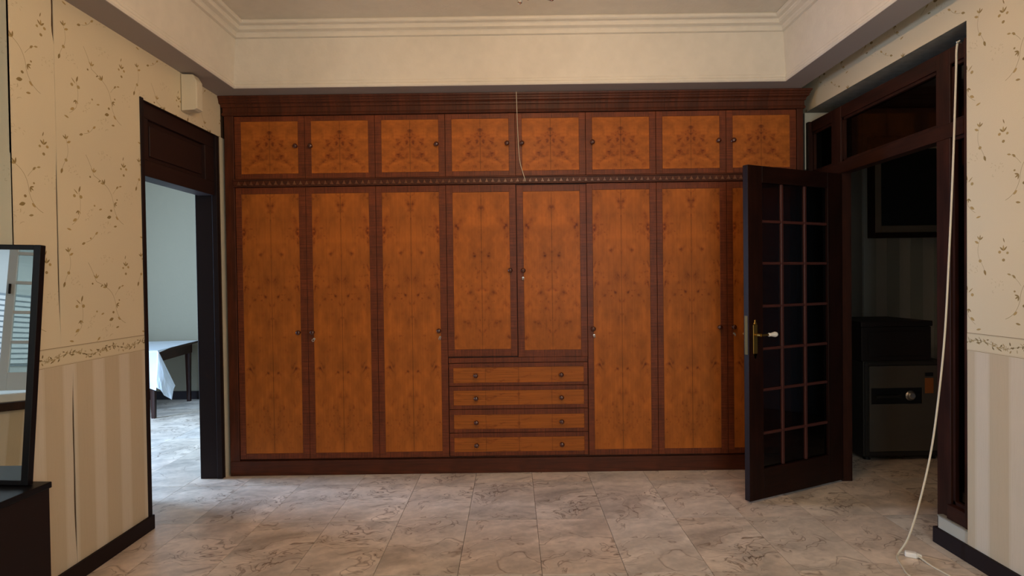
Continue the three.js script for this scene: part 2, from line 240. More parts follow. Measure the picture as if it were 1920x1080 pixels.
const lens = (z, y0, y1, w, n = 10) => Array.from({ length: n + 1 }, (_, i) => { const t = i / n; return [z + w * Math.sin(Math.PI * t) * (0.8 + 0.2 * Math.sin(9 * t)), y0 + (y1 - y0) * t]; });
const wallL = struct('wall_left');
mesh('wall_core', [bx(XL - 0.175, XL - 0.006, 0, 3.2, LZ1, ZC - 0.003), bx(XL - 0.175, XL - 0.006, 0, 3.2, -4.85, LZ0), bx(XL - 0.175, XL - 0.006, LTOP, 3.2, LZ0, LZ1)], M.shadeBrown, wallL);
{
  const s1 = -2.655, x = XL - 0.006;
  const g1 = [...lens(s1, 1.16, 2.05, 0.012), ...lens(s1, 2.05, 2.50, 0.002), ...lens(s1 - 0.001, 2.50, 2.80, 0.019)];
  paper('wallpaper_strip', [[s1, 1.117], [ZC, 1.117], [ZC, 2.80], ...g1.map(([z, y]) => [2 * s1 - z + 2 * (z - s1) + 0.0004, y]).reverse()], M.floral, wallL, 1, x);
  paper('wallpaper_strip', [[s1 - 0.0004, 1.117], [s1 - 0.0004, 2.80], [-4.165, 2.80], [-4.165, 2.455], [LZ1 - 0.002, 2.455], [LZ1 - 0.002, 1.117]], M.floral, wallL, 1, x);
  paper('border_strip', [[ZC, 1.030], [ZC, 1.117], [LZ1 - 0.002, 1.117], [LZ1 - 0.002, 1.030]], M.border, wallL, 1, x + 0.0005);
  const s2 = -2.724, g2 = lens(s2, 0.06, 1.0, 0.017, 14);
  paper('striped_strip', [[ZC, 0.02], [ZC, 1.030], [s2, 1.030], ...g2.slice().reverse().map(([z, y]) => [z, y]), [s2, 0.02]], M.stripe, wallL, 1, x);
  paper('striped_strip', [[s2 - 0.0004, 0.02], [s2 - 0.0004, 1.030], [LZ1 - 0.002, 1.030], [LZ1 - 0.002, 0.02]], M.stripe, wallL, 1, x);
  mesh('plaster_strip', bx(x - 0.002, x + 0.002, 0, 2.455, -4.4, LZ0 - 0.001), M.ivory, wallL);
}
// the wall that faces the camera beside the left corner
const wallP = struct('wall_corner');
mesh('wall_core', [bx(-3.6, XL - 0.004, 0, 3.2, ZC - 0.16, ZC - 0.006)], M.shadeBrown, wallP);
for (const [n, y0, y1, m] of [['wallpaper_strip', 1.117, 2.80, M.floral], ['border_strip', 1.030, 1.117, M.border], ['striped_strip', 0.02, 1.030, M.stripe]]) sub(n, bx(-3.6, XL - 0.003, y0, y1, ZC - 0.006, ZC), m, wallP);
const wallR = struct('wall_right');
mesh('wall_core', [bx(XR + 0.004, XR + 0.22, 0, 3.2, RZ1, 1.0), bx(XR + 0.004, XR + 0.22, 0, 3.2, -4.85, RZ0), bx(XR + 0.004, XR + 0.22, RTOP, 3.2, RZ0, RZ1)], M.greyPlaster, wallR);
{
  const g = (z0, z1, y0, y1) => [[z0, y0], [z0, y1], [z1, y1], [z1, y0]];
  paper('wallpaper_strip', [[1.0, 1.117], [1.0, 2.95], [-4.6, 2.95], [-4.6, RTOP], [RZ1, RTOP], [RZ1, 1.117]], M.floral, wallR, -1, XR + 0.004);
  paper('border_strip', g(1.0, RZ1, 1.030, 1.117), M.border, wallR, -1, XR + 0.0035);
  paper('striped_strip', g(1.0, -2.655, 0.02, 1.030), M.stripe, wallR, -1, XR + 0.004);
  paper('striped_strip', g(-2.6556, RZ1, 0.02, 1.030), M.stripe, wallR, -1, XR + 0.0046);
  mesh('wallpaper_return', bx(XR + 0.002, XR + 0.21, 2.2, RTOP, RZ0, RZ0 + 0.004), M.ivory, wallR);
  mesh('low_sill_wall', [bx(XR + 0.002, XR + 0.07, 0, 0.145, -2.985, RZ1)], std({ color: '#b3b0a2', roughness: 0.85 }), wallR);
  mesh('sill_ledge', bx(XR - 0.003, XR + 0.07, 0.145, 0.151, -2.987, RZ1), M.greyPlaster, wallR);
}
const wallB = struct('wall_back'); mesh('wall_core', bx(-2.26, 2.42, 0, 3.2, -5.0, -4.78), M.plaster, wallB);
const wallRear = struct('wall_rear'); mesh('wall_core', [bx(-3.8, 0.3, 0, 3.2, 1.0, 1.2), bx(1.8, 2.42, 0, 3.2, 1.0, 1.2), bx(0.3, 1.8, 0, 0.8, 1.0, 1.2), bx(0.3, 1.8, 2.65, 3.2, 1.0, 1.2)], M.floral, wallRear);
{ const w = struct('added_window_4'); sub('window_frame', [bx(0.3, 0.36, 0.8, 2.65, 1.06, 1.13), bx(1.74, 1.8, 0.8, 2.65, 1.06, 1.13), bx(0.36, 1.74, 0.8, 0.86, 1.06, 1.13), bx(0.36, 1.74, 2.59, 2.65, 1.06, 1.13), bx(1.02, 1.08, 0.86, 2.59, 1.06, 1.13)], M.sash, w); sub('pane', bx(0.36, 1.02, 0.86, 2.59, 1.09, 1.095), M.glass, w); sub('pane', bx(1.08, 1.74, 0.86, 2.59, 1.09, 1.095), M.glass, w); }  // unseen rear window, added to go with the extra light from behind
// ---------------------------------------------------------------- left wall of the wider part, with its window
const wallF = struct('wall_window');
const WX = -3.6, WZ0 = -1.17, WZ1 = 0.52, WY0 = 0.80, WY1 = 2.52;
mesh('wall_core', [bx(WX - 0.18, WX, 0, WY0, -2.57, 1.2), bx(WX - 0.18, WX, WY1, 3.2, -2.57, 1.2), bx(WX - 0.18, WX, WY0, WY1, -2.57, WZ0), bx(WX - 0.18, WX, WY0, WY1, WZ1, 1.2)], M.stripe, wallF);
function windowUnit(name, x, z0, z1, y0, y1, nSash, nPane, sashMat, sillMat, open = -1, angle = 0) {
  const w = struct(name), t = 0.05, xo = x - 0.12, fm = sashMat;
  sub('window_frame', [bx(xo, xo + 0.08, y0, y1, z0, z0 + t), bx(xo, xo + 0.08, y0, y1, z1 - t, z1), bx(xo, xo + 0.08, y0, y0 + t, z0 + t, z1 - t), bx(xo, xo + 0.08, y1 - t, y1, z0 + t, z1 - t)], fm, w);
  sub('window_sill', bx(x - 0.12, x + 0.04, y0 - 0.06, y0, z0 - 0.03, z1 + 0.03, 0.008), sillMat, w);
  const sw = (z1 - z0 - 2 * t) / nSash;
  for (let i = 0; i < nSash; i++) {
    const a = z0 + t + i * sw + 0.008, b = a + sw - 0.016, f = open < 0 ? 0.075 : 0.055, ya = y0 + t, yb = y1 - t;
    const s = sub('sash', [bx(xo + 0.01, xo + 0.055, ya, yb, a, a + f, 0.004), bx(xo + 0.01, xo + 0.055, ya, yb, b - f, b, 0.004), bx(xo + 0.01, xo + 0.055, ya, ya + 0.14, a + f, b - f), bx(xo + 0.01, xo + 0.055, yb - f, yb, a + f, b - f)], sashMat, w);
    const pair = open >= 0 && (i === open || i === open + 1), hx = xo + 0.03, hz = i === open ? a : b;   // the pair of sashes standing open
    if (pair) { s.geometry.translate(-hx, 0, -hz); s.position.set(hx, 0, hz); s.rotation.y = THREE.MathUtils.degToRad(i === open ? -angle : angle); }
    const off = (g) => (pair ? g.translate(-hx, 0, -hz) : g), ph = (yb - f - ya - 0.14) / nPane;
    for (let k = 0; k < nPane; k++) {
      if (k) sub('glazing_bar', off(bx(xo + 0.018, xo + 0.05, ya + 0.14 + k * ph - 0.012, ya + 0.14 + k * ph + 0.012, a + f, b - f)), sashMat, s);
      sub('pane', off(bx(xo + 0.030, xo + 0.034, ya + 0.14 + k * ph, ya + 0.14 + (k + 1) * ph, a + f, b - f)), M.glass, s);
    }
    sub('latch', off(bx(xo + 0.055, xo + 0.075, (ya + yb) / 2 - 0.05, (ya + yb) / 2 + 0.03, a + f * 0.35, a + f * 0.6, 0.004)), M.blackWood, s);
  }
  return w;
}
windowUnit('window_1', WX, WZ0, WZ1, WY0, WY1, 3, 6, M.sash, M.dark, 0, 62);

{ const g = struct('ground'); mesh('paving', bx(-30, -5.62, -0.2, -0.05, -12, 30), M.greyPlaster, g); }
{
  const t = thing('neighbour_house', 'pale neighbouring house outdoors, glimpsed only in the mirror through the window', 'house', [-9.5, -0.05, 4]);
  sub('house_wall', bx(-0.4, 0, 0, 3.3, -4, 8), std({ color: '#c9ccca', roughness: 0.9 }), t);
  sub('roof', [bx(-1.5, 0.4, 3.3, 3.42, -4.3, 8.3)], std({ color: '#7d8288', roughness: 0.9 }), t);
  for (let k = 0; k < 3; k++) { const w = sub('shutter', bx(-0.02, 0.03, 1.0, 2.3, -1.6 + k * 2.4, -0.4 + k * 2.4), std({ color: '#8d979f', roughness: 0.8 }), t); for (let i = 0; i < 13; i++) sub('slat', bx(0.025, 0.055, 1.05 + i * 0.095, 1.115 + i * 0.095, -1.55 + k * 2.4, -0.45 + k * 2.4), M.sash, w); }
}
// ---------------------------------------------------------------- the room on the left
const ceil0 = struct('ceiling_side_room');
const wallG = struct('wall_side_room');
const GX = -5.4;
mesh('wall_core', [bx(GX - 0.2, -2.0, 0, 3.2, -7.2, -7.0), bx(GX - 0.2, GX, 0, 0.3, -7.0, -3.1), bx(GX - 0.2, GX, 2.4, 3.2, -7.0, -3.1), bx(GX - 0.2, GX, 0.3, 2.4, -7.0, -5.10), bx(GX - 0.2, GX, 0.3, 2.4, -3.80, -3.1), bx(GX, XL - 0.175, 0, 3.2, LZ1, LZ1 + 0.16), bx(GX, -2.47, 0, 2.9, -3.74, -3.60), bx(-2.262, -2.0, 0, 3.2, -7.0, -4.85)], M.green, wallG);  // includes an unseen partition, added to cut the light spill through the doorway
mesh('skirting', [bx(GX, -2.262, 0, 0.10, -7.0, -6.985, 0.003)], M.blackWood, wallG);
windowUnit('window_2', GX, -5.10, -3.80, 0.3, 2.4, 2, 4, M.sash, M.dark);

mesh('side_ceiling', [bx(GX, -3.80, 2.88, 2.96, -7.0, LZ1), bx(-2.30, -2.262, 2.88, 2.96, -7.0, LZ1), bx(-3.80, -2.30, 2.88, 2.96, -7.0, -5.65), bx(-3.80, -2.30, 2.88, 2.96, -3.85, LZ1)], M.plaster, ceil0);
{ const w = struct('added_window_3');                                     // unseen roof light, added to brighten the floor below
  sub('window_frame', [bx(-3.80, -3.75, 3.18, 3.30, -5.65, -3.85), bx(-2.35, -2.30, 3.18, 3.30, -5.65, -3.85), bx(-3.75, -2.35, 3.18, 3.30, -5.65, -5.60), bx(-3.75, -2.35, 3.18, 3.30, -3.90, -3.85)], M.sash, w);
  sub('pane', bx(-3.75, -2.35, 3.26, 3.266, -5.60, -3.90), M.glass, w); }
// ---------------------------------------------------------------- the room on the right
const wallD = struct('wall_dark_room');
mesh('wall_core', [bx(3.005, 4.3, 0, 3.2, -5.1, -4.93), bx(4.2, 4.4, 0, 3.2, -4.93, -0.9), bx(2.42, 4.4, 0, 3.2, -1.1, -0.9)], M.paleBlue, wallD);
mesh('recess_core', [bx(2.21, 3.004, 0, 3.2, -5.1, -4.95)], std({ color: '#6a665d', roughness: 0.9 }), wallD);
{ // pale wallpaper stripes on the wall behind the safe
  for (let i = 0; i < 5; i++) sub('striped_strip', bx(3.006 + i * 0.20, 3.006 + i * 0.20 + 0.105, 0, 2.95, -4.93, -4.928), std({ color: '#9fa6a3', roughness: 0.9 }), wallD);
}

// ---------------------------------------------------------------- ceiling: soffit, cove, crown moulding
const ceil = struct('ceiling');
const CX = 1.90, CZ0 = -3.985, CZ1 = 0.6;
mesh('ceiling_panel', bx(-1.95, 1.95, 3.165, 3.28, -4.05, 0.65), M.plaster, ceil);
mesh('soffit', [bx(-3.8, -CX, YS, YS + 0.05, CZ0, CZ1), bx(CX, 2.078, YS, YS + 0.05, CZ0, CZ1), bx(-3.8, 2.078, YS, YS + 0.05, -4.9, CZ0), bx(-3.8, 2.078, YS, YS + 0.05, CZ1, 1.1)], M.lilac, ceil);
mesh('cove', ring([[-0.02, YS + 0.001], [0.0, YS + 0.003], [0.006, YS + 0.012], [0.006, YS + 0.022], [0.0, YS + 0.030], [0.003, YS + 0.036], [0.003, YS + 0.044], [0.0, YS + 0.05], [0.028, 3.078]], -CX, CX, CZ0, CZ1), M.plaster, ceil);
mesh('crown_moulding', ring([[0.028, 3.070], [0.044, 3.074], [0.046, 3.096], [0.052, 3.104], [0.078, 3.112], [0.080, 3.130], [0.086, 3.136], [0.108, 3.140], [0.116, 3.146], [0.118, 3.158], [0.112, 3.167]], -CX, CX, CZ0, CZ1), M.plaster, ceil);
mesh('roof_slab', [bx(-2.3, 4.4, 3.2, 3.34, -7.2, -4.05), bx(-5.6, -3.8, 3.2, 3.34, -7.2, -4.05), bx(-3.8, -2.3, 3.2, 3.34, -7.2, -5.65), bx(-3.8, -2.3, 3.2, 3.34, -4.06, -3.85), bx(-5.6, -1.95, 3.2, 3.34, -3.85, 1.2), bx(-5.6, -3.8, 3.2, 3.34, -4.06, -3.85), bx(-2.3, -1.95, 3.2, 3.34, -4.05, -3.85), bx(1.95, 4.4, 3.2, 3.34, -4.05, 1.2), bx(-1.95, 1.95, 3.2, 3.34, 0.65, 1.2)], M.greyPlaster, ceil);

// ---------------------------------------------------------------- skirting
const bl = struct('baseboard_left'); mesh('skirting_board', bx(XL - 0.003, XL + 0.015, 0, 0.082, LZ1 - 0.03, ZC, 0.004, 'z'), M.blackWood, bl);
const br = struct('baseboard_right'); mesh('skirting_board', [bx(XR - 0.014, XR + 0.004, 0, 0.083, -3.005, 1.0, 0.004, 'z'), bx(XR - 0.004, XR + 0.09, 0, 0.083, -3.005, -2.988, 0.003)], M.blackWood, br);
const bc = struct('baseboard_corner'); mesh('skirting_board', bx(-3.6, XL - 0.01, 0, 0.082, ZC, ZC + 0.015, 0.004, 'x'), M.blackWood, bc);

// ---------------------------------------------------------------- left doorway: dark jambs and a solid panel above
const d2 = struct('door_2');
sub('door_jamb', [bx(XL - 0.172, XL - 0.018, 0, LTOP, LZ0 - 0.001, LZ0 + 0.028, 0.003), bx(XL - 0.05, XL - 0.012, 0, LTOP, LZ0 - 0.012, LZ0 + 0.034, 0.004)], M.blackWood, d2);
sub('door_jamb', bx(XL - 0.172, XL + 0.004, 0, LTOP, LZ1 - 0.026, LZ1 + 0.003, 0.003), M.blackWood, d2);
{
  const xa = XL - 0.15, xb = XL - 0.03, za = LZ0 + 0.028, zb = LZ1 - 0.026;
  sub('head_rail', bx(xa, xb, 2.365, LTOP, za, zb, 0.004, 'z'), M.header, d2);
  sub('lower_rail', bx(xa, xb, 2.030, 2.125, za, zb, 0.004, 'z'), M.header, d2);
  sub('stile', bx(xa, xb, 2.125, 2.365, za, za + 0.12, 0.003), M.header, d2); sub('stile', bx(xa, xb, 2.125, 2.365, zb - 0.09, zb, 0.003), M.header, d2);
  sub('transom_panel', [bx(xa + 0.02, xb - 0.022, 2.12, 2.37, za + 0.11, zb - 0.08), bx(xb - 0.022, xb - 0.012, 2.155, 2.335, za + 0.15, zb - 0.12, 0.004)], M.header, d2);
}

// ---------------------------------------------------------------- right opening: glazed timber frame
const d3 = struct('door_3');
{
  const xa = XR + 0.03, xb = XR + 0.10, FT = 2.545, r = 0.004;
  const zs = [[-2.815, RZ1], [-3.03, -2.935], [-4.02, -3.905], [RZ0, -4.29]];
  sub('jamb', bx(XR + 0.006, xb, 0.150, FT, ...zs[0], r), M.dark, d3); sub('post', bx(xa, xb, 0, FT, ...zs[1], r), M.dark, d3); sub('post', bx(xa, xb, 0, FT, ...zs[2], r), M.dark, d3); sub('jamb', bx(xa - 0.02, xb, 0, FT, ...zs[3], r), M.dark, d3);
  sub('head_rail', bx(xa + 0.002, xb - 0.002, 2.465, FT + 0.001, RZ0 + 0.04, RZ1 - 0.02, r, 'z'), M.dark, d3);
  sub('transom_rail', bx(xa - 0.004, xb - 0.002, 2.092, 2.168, RZ0 + 0.04, -2.815, r, 'z'), M.dark, d3);
  sub('sill_rail', bx(XR + 0.008, xb - 0.002, 0.151, 0.225, -2.936, -2.814, r, 'z'), M.dark, d3); sub('sill_rail', bx(xa, xb - 0.002, 0, 0.2, -4.291, -4.019, r, 'z'), M.dark, d3);
  const bead = (y0, y1, z0, z1) => [bx(xa + 0.012, xb - 0.02, y0, y1, z0, z0 + 0.016), bx(xa + 0.012, xb - 0.02, y0, y1, z1 - 0.016, z1), bx(xa + 0.012, xb - 0.02, y0, y0 + 0.016, z0, z1), bx(xa + 0.012, xb - 0.02, y1 - 0.016, y1, z0, z1)];
  for (const [y0, y1, z0, z1] of [[2.168, 2.465, -3.905, -3.03], [2.168, 2.465, -2.935, -2.815], [0.225, 2.092, -2.935, -2.815], [2.168, 2.465, -4.29, -4.02], [0.2, 2.092, -4.29, -4.02]]) {
    sub('glazing_bead', bead(y0, y1, z0, z1), M.dark, d3); sub('pane', bx(xa + 0.030, xa + 0.034, y0, y1, z0, z1), M.smoked, d3);
  }
}

// ---------------------------------------------------------------- the open glazed door leaf
const d1 = thing('glazed_door', 'dark wooden door standing open, glazed with three columns of small panes', 'door', [2.241, 0, -3.909], Math.atan2(-(-3.533 + 3.909), 1.443 - 2.241));
d1.name = 'door_1'; d1.userData.kind = 'structure';
{ // local x runs from the hinge (0) to the free edge, local +z towards the room's camera side
  const W = 0.878, H0 = 0.012, H1 = 2.088, T = 0.040, z0 = -T, z1 = 0, r = 0.003;
  const gx0 = 0.150, gx1 = 0.755, gy0 = 0.20, gy1 = 1.985, mx = [0.358, 0.572], my = [1.745, 1.483, 1.215, 0.948, 0.690, 0.418];
  const S = -1;                                                       // the leaf's local x is turned by more than a right angle: the near face is -z
  const fz0 = -0.002, fz1 = T - 0.002;
  sub('stile', bx(0, gx0, H0, H1, fz0, fz1, r), M.leaf, d1); const free = sub('stile', bx(gx1, W, H0, H1, fz0, fz1, r), M.leaf, d1);
  sub('top_rail', bx(gx0, gx1, gy1, H1, fz0, fz1, r, 'x'), M.leaf, d1); sub('bottom_rail', bx(gx0, gx1, H0, gy0, fz0, fz1, r, 'x'), M.leaf, d1);
  for (const x of mx) sub('muntin', bx(x - 0.011, x + 0.011, gy0, gy1, fz0 + 0.006, fz1 - 0.006, 0.005), M.muntin, d1);
  for (const y of my) sub('muntin', bx(gx0, gx1, y - 0.009, y + 0.009, fz0 + 0.007, fz1 - 0.007, 0.005, 'x'), M.muntin, d1);
  const xs = [gx0, ...mx, gx1], ys = [gy0, ...my.slice().reverse(), gy1];
  for (let i = 0; i < 3; i++) for (let k = 0; k < 7; k++) sub('pane', bx(xs[i] + (i ? 0.010 : 0), xs[i + 1] - (i < 2 ? 0.010 : 0), ys[k] + (k ? 0.008 : 0), ys[k + 1] - (k < 6 ? 0.008 : 0), T / 2 - 0.004, T / 2), M.smoked, d1);
  // brass long plate with knobbed ends, white porcelain lever; the same on the other face
  for (const [zf, dir] of [[fz0, -1], [fz1, 1]]) {
    const px = 0.828, h = sub('door_handle', [bx(px - 0.018, px + 0.018, 0.925, 1.105, Math.min(zf, zf + dir * 0.006), Math.max(zf, zf + dir * 0.006), 0.003), ...[[1.105, 1], [0.925, -1]].map(([y, s]) => { const g = lathe([[0, 0], [0.015, 0.002], [0.013, 0.010], [0.006, 0.016], [0.008, 0.022], [0.004, 0.030], [0, 0.032]], 14); g.scale(1, s, 0.45); if (s < 0) { const n = g.attributes.normal; void n; } g.translate(px, y, zf + dir * 0.004); return g; })], M.brass, d1);
    const neck = new THREE.CylinderGeometry(0.008, 0.010, 0.045, 14); neck.rotateX(Math.PI / 2); neck.translate(px, 1.042, zf + dir * 0.026);
    const arm = new THREE.CylinderGeometry(0.006, 0.007, 0.07, 12); arm.rotateZ(Math.PI / 2); arm.translate(px - 0.035, 1.042, zf + dir * 0.046);
    sub('lever_neck', [prep(neck), prep(arm)], M.brass, h);
    const lev = lathe([[0.006, 0], [0.009, 0.006], [0.0075, 0.016], [0.010, 0.035], [0.013, 0.052], [0.011, 0.064], [0.004, 0.072], [0, 0.073]], 16); lev.scale(1.35, 1.1, 1.35); lev.rotateZ(Math.PI / 2); lev.translate(px - 0.062, 1.042, zf + dir * 0.046);
    sub('lever_grip', lev, M.porcelain, h);
  }
  sub('lock_plate', bx(W - 0.001, W + 0.0015, 0.92, 1.16, T / 2 - 0.014, T / 2 + 0.010, 0.0005), M.oldBrass, d1);
  for (const y of [0.25, 1.05, 1.85]) { const c = new THREE.CylinderGeometry(0.009, 0.009, 0.10, 12); c.translate(-0.004, y, T - 0.002); sub('hinge', prep(c), M.brass, d1); }
}

// ---------------------------------------------------------------- wardrobe
const wardrobe = thing('wardrobe', 'wall-wide built-in wooden wardrobe of orange burl panels in red-brown borders, with drawers at its middle', 'wardrobe', [0, 0, 0]);
{
  const W = wardrobe, F = -4.17, DF = F, BACK = -4.77, XA = -2.066, XB = 2.112, P = 0.507, X0 = -1.994, gx = (k) => X0 + P * k, gap = 0.003;
  sub('carcass', [bx(XA, gx(0) - 0.004, 0.105, 2.62, BACK, F + 0.001, 0.003), bx(gx(8) + 0.004, XB, 0.105, 2.62, BACK, F + 0.001, 0.003), bx(gx(0) - 0.01, gx(8) + 0.01, 0.105, 2.62, BACK, F - 0.024)], M.red, W);
  sub('plinth', bx(XA, XB, 0, 0.107, BACK, F + 0.004, 0.003, 'x'), M.red, W);
  const prof = (pts) => skin(pts.map(([u, y]) => [[XA - u, y, BACK], [XA - u, y, F + u], [XB + u, y, F + u], [XB + u, y, BACK]]), false);
  sub('frieze', [prof([[0.0, 2.606], [0.008, 2.608], [0.012, 2.616], [0.010, 2.626], [0.006, 2.630], [0.006, 2.668]])], M.red, W);
  sub('cornice', [prof([[0.006, 2.664], [0.014, 2.668], [0.015, 2.680], [0.020, 2.688], [0.030, 2.694], [0.031, 2.706], [0.036, 2.711], [0.037, 2.722], [0.044, 2.727], [0.046, 2.740], [-0.02, 2.741]])], M.red, W);
  const rail = sub('mid_rail', [bx(gx(0) - 0.012, gx(8) + 0.012, 2.098, 2.146, F - 0.022, F + 0.006, 0.003, 'x'), bx(gx(0) - 0.012, gx(8) + 0.012, 2.140, 2.150, F - 0.022, F + 0.014, 0.004, 'x'), bx(gx(0) - 0.012, gx(8) + 0.012, 2.094, 2.101, F - 0.022, F + 0.010, 0.003, 'x')], M.red, W);
  { // little carved triangles along the rail
    const list = []; const s = new THREE.Shape([new THREE.Vector2(-0.0115, 0), new THREE.Vector2(0.0115, 0), new THREE.Vector2(0, 0.024)]);
    for (let x = gx(0) + 0.03; x < gx(8) - 0.01; x += 0.0447) { const g = new THREE.ExtrudeGeometry(s, { depth: 0.004, bevelEnabled: true, bevelThickness: 0.003, bevelSize: 0.003, bevelSegments: 1 }); g.translate(x, 2.108, F + 0.005); list.push(prep(g)); }
    sub('carved_triangles', list, phys({ color: '#6e4128', roughness: 0.3, clearcoat: 0.5 }), rail);
  }
  const knobProto = (() => { const g = lathe([[0, 0], [0.011, 0], [0.012, 0.003], [0.007, 0.006], [0.006, 0.012], [0.011, 0.016], [0.0165, 0.022], [0.0175, 0.028], [0.0145, 0.035], [0.008, 0.039], [0, 0.040]], 22); g.rotateX(Math.PI / 2); return g; })();
  const at = (g, x, y, z) => { const c = g.clone(); c.translate(x, y, z); return c; };
  const lockGeo = (() => { const a = new THREE.CylinderGeometry(0.008, 0.008, 0.004, 14); a.rotateX(Math.PI / 2); a.translate(0, 0, 0.002); const b = new THREE.BoxGeometry(0.003, 0.007, 0.020); b.translate(0, 0, 0.012); const t = new THREE.TorusGeometry(0.009, 0.0022, 8, 18); t.rotateY(0.9); t.translate(0, -0.008, 0.026); return mergeGeometries([prep(a), prep(b), prep(t)]); })();
  function leafPiece(x0, x1, y0, y1, flip, mat, door) {               // half of a book-matched panel
    const g = bx(x0, x1, y0, y1, DF - 0.006, DF - 0.0015), p = g.attributes.position, uv = g.attributes.uv;
    for (let i = 0; i < p.count; i++) { const u = (p.getX(i) - x0) / (x1 - x0); uv.setXY(i, flip ? 1 - u : u, (p.getY(i) - y0) / (y1 - y0)); }
    sub('veneer_leaf', g, mat, door);
  }
  function doorLeaf(x0, x1, y0, y1, b, mat, knob, lock) {
    const [bl_, br_, bb, bt] = b, fr = [bx(x0, x0 + bl_, y0, y1, F - 0.022, DF, 0.0015), bx(x1 - br_, x1, y0, y1, F - 0.022, DF, 0.0015), bx(x0 + bl_, x1 - br_, y0, y0 + bb, F - 0.022, DF, 0.0015, 'x'), bx(x0 + bl_, x1 - br_, y1 - bt, y1, F - 0.022, DF, 0.0015, 'x'), bx(x0 + 0.01, x1 - 0.01, y0 + 0.01, y1 - 0.01, F - 0.020, DF - 0.006)];
    const d = sub('door', fr, M.band, W), c = (x0 + bl_ + x1 - br_) / 2;
    leafPiece(x0 + bl_ + 0.0008, c - 0.0003, y0 + bb + 0.0008, y1 - bt - 0.0008, false, mat, d); leafPiece(c + 0.0002, x1 - br_ - 0.0008, y0 + bb + 0.0008, y1 - bt - 0.0008, true, mat, d);
    sub('knob', at(knobProto, knob[0], knob[1], DF - 0.001), M.knob, d);
    if (lock) sub('key', at(lockGeo, lock[0], lock[1], DF), M.steel, d);
    return d;
  }
  const upK = ['R', 'L', 'R', 'R', 'L', 'L', 'R', 'L'];
  for (let k = 0; k < 8; k++) doorLeaf(gx(k) + gap / 2, gx(k + 1) - gap / 2, 2.153, 2.602, [0.046, 0.046, 0.036, 0.036], M.short, [upK[k] === 'R' ? gx(k + 1) - 0.060 : gx(k) + 0.048, 2.383]);
  for (const k of [0, 1, 2, 5, 6, 7]) {
    const R = upK[k] === 'R', kx = R ? gx(k + 1) - 0.062 : gx(k) + 0.040;
    doorLeaf(gx(k) + gap / 2, gx(k + 1) - gap / 2, 0.121, 2.090, [0.042, 0.048, 0.040, 0.046], M.tall, [kx, 1.040], [1, 2, 5, 7].includes(k) ? [kx + 0.006, 0.992] : null);
  }
  doorLeaf(gx(3) + gap / 2, gx(4) - gap / 2 - 0.002, 0.850, 2.090, [0.046, 0.046, 0.050, 0.052], M.mid, [gx(4) - 0.048, 1.470]);
  doorLeaf(gx(4) + gap / 2 + 0.002, gx(5) - gap / 2, 0.840, 2.084, [0.046, 0.046, 0.050, 0.046], M.mid, [gx(4) + 0.046, 1.468], [gx(4) + 0.044, 1.414]);
  sub('drawer_rail', bx(gx(3) + 0.003, gx(5) - 0.003, 0.802, 0.838, F - 0.022, F - 0.002, 0.002, 'x'), M.band, W);
  const ys = [[0.635, 0.798, 0.656, 0.768], [0.466, 0.631, 0.493, 0.600], [0.294, 0.462, 0.320, 0.424], [0.125, 0.290, 0.154, 0.258]];
  for (const [y0, y1, a, b] of ys) {
    const x0 = gx(3) + 0.004, x1 = gx(5) - 0.004, px0 = x0 + 0.032, px1 = x1 - 0.028;
    const d = sub('drawer', [bx(x0, px0, y0, y1, F - 0.022, DF, 0.0015), bx(px1, x1, y0, y1, F - 0.022, DF, 0.0015), bx(px0, px1, y0, a, F - 0.022, DF, 0.0015, 'x'), bx(px0, px1, b, y1, F - 0.022, DF, 0.0015, 'x'), bx(x0 + 0.01, x1 - 0.01, y0 + 0.01, y1 - 0.01, F - 0.020, DF - 0.006)], M.band, W);
    for (let i = 0; i < 4; i++) { // four matched pieces of veneer
      const w = (px1 - px0) / 4, xa = px0 + i * w + 0.0001, xb = px0 + (i + 1) * w - 0.0001, g = bx(xa, xb, a + 0.0006, b - 0.0006, DF - 0.006, DF - 0.0015), p = g.attributes.position, uv = g.attributes.uv;
      for (let k = 0; k < p.count; k++) { const u = (p.getX(k) - px0) / (px1 - px0); uv.setXY(k, u, (p.getY(k) - a) / (b - a) + y0 * 3.7); }
      sub('veneer_leaf', g, M.drawer, d);
    }
    for (const x of [-0.273, 0.345]) sub('knob', at(knobProto, x, (a + b) / 2, DF - 0.001), M.knob, d);
  }
}
// thin bell wire hanging down over the wardrobe
{ const m = mesh('bell_wire', tube([[0.045, 2.745, -4.118], [0.046, 2.70, -4.121], [0.051, 2.52, -4.150], [0.057, 2.36, -4.160], [0.066, 2.25, -4.160], [0.086, 2.17, -4.152], [0.100, 2.125, -4.150], [0.103, 2.108, -4.152]], 0.0022, 60, 6), M.cable, scene); m.userData = { label: 'thin beige wire dangling from the cornice down the upper wardrobe doors', category: 'wire' }; }

// ---------------------------------------------------------------- white box above the left doorway
{
  const t = thing('chime_box', 'small cream plastic chime box mounted high on the wallpaper above the doorway', 'chime', [XL + 0.0005, 2.505, -3.70]);
  const s = new THREE.Shape([[0, 0], [0.075, 0.004], [0.092, 0.012], [0.092, 0.185], [0.070, 0.222], [0, 0.225]].map(([x, y]) => new THREE.Vector2(x, y)));
  const g = new THREE.ExtrudeGeometry(s, { depth: 0.066, bevelEnabled: true, bevelThickness: 0.004, bevelSize: 0.003, bevelSegments: 2 }); g.translate(0.004, 0, -0.035);
  sub('housing', prep(g), M.ivory, t);
  for (let i = 0; i < 4; i++) sub('slot', bx(0.090, 0.0975, 0.150 + i * 0.009, 0.154 + i * 0.009, -0.028, 0.026), M.shadeBrown, t);
  sub('front_cover', bx(0.093, 0.100, 0.012, 0.140, -0.030, 0.028, 0.003), M.ivory, t);
}

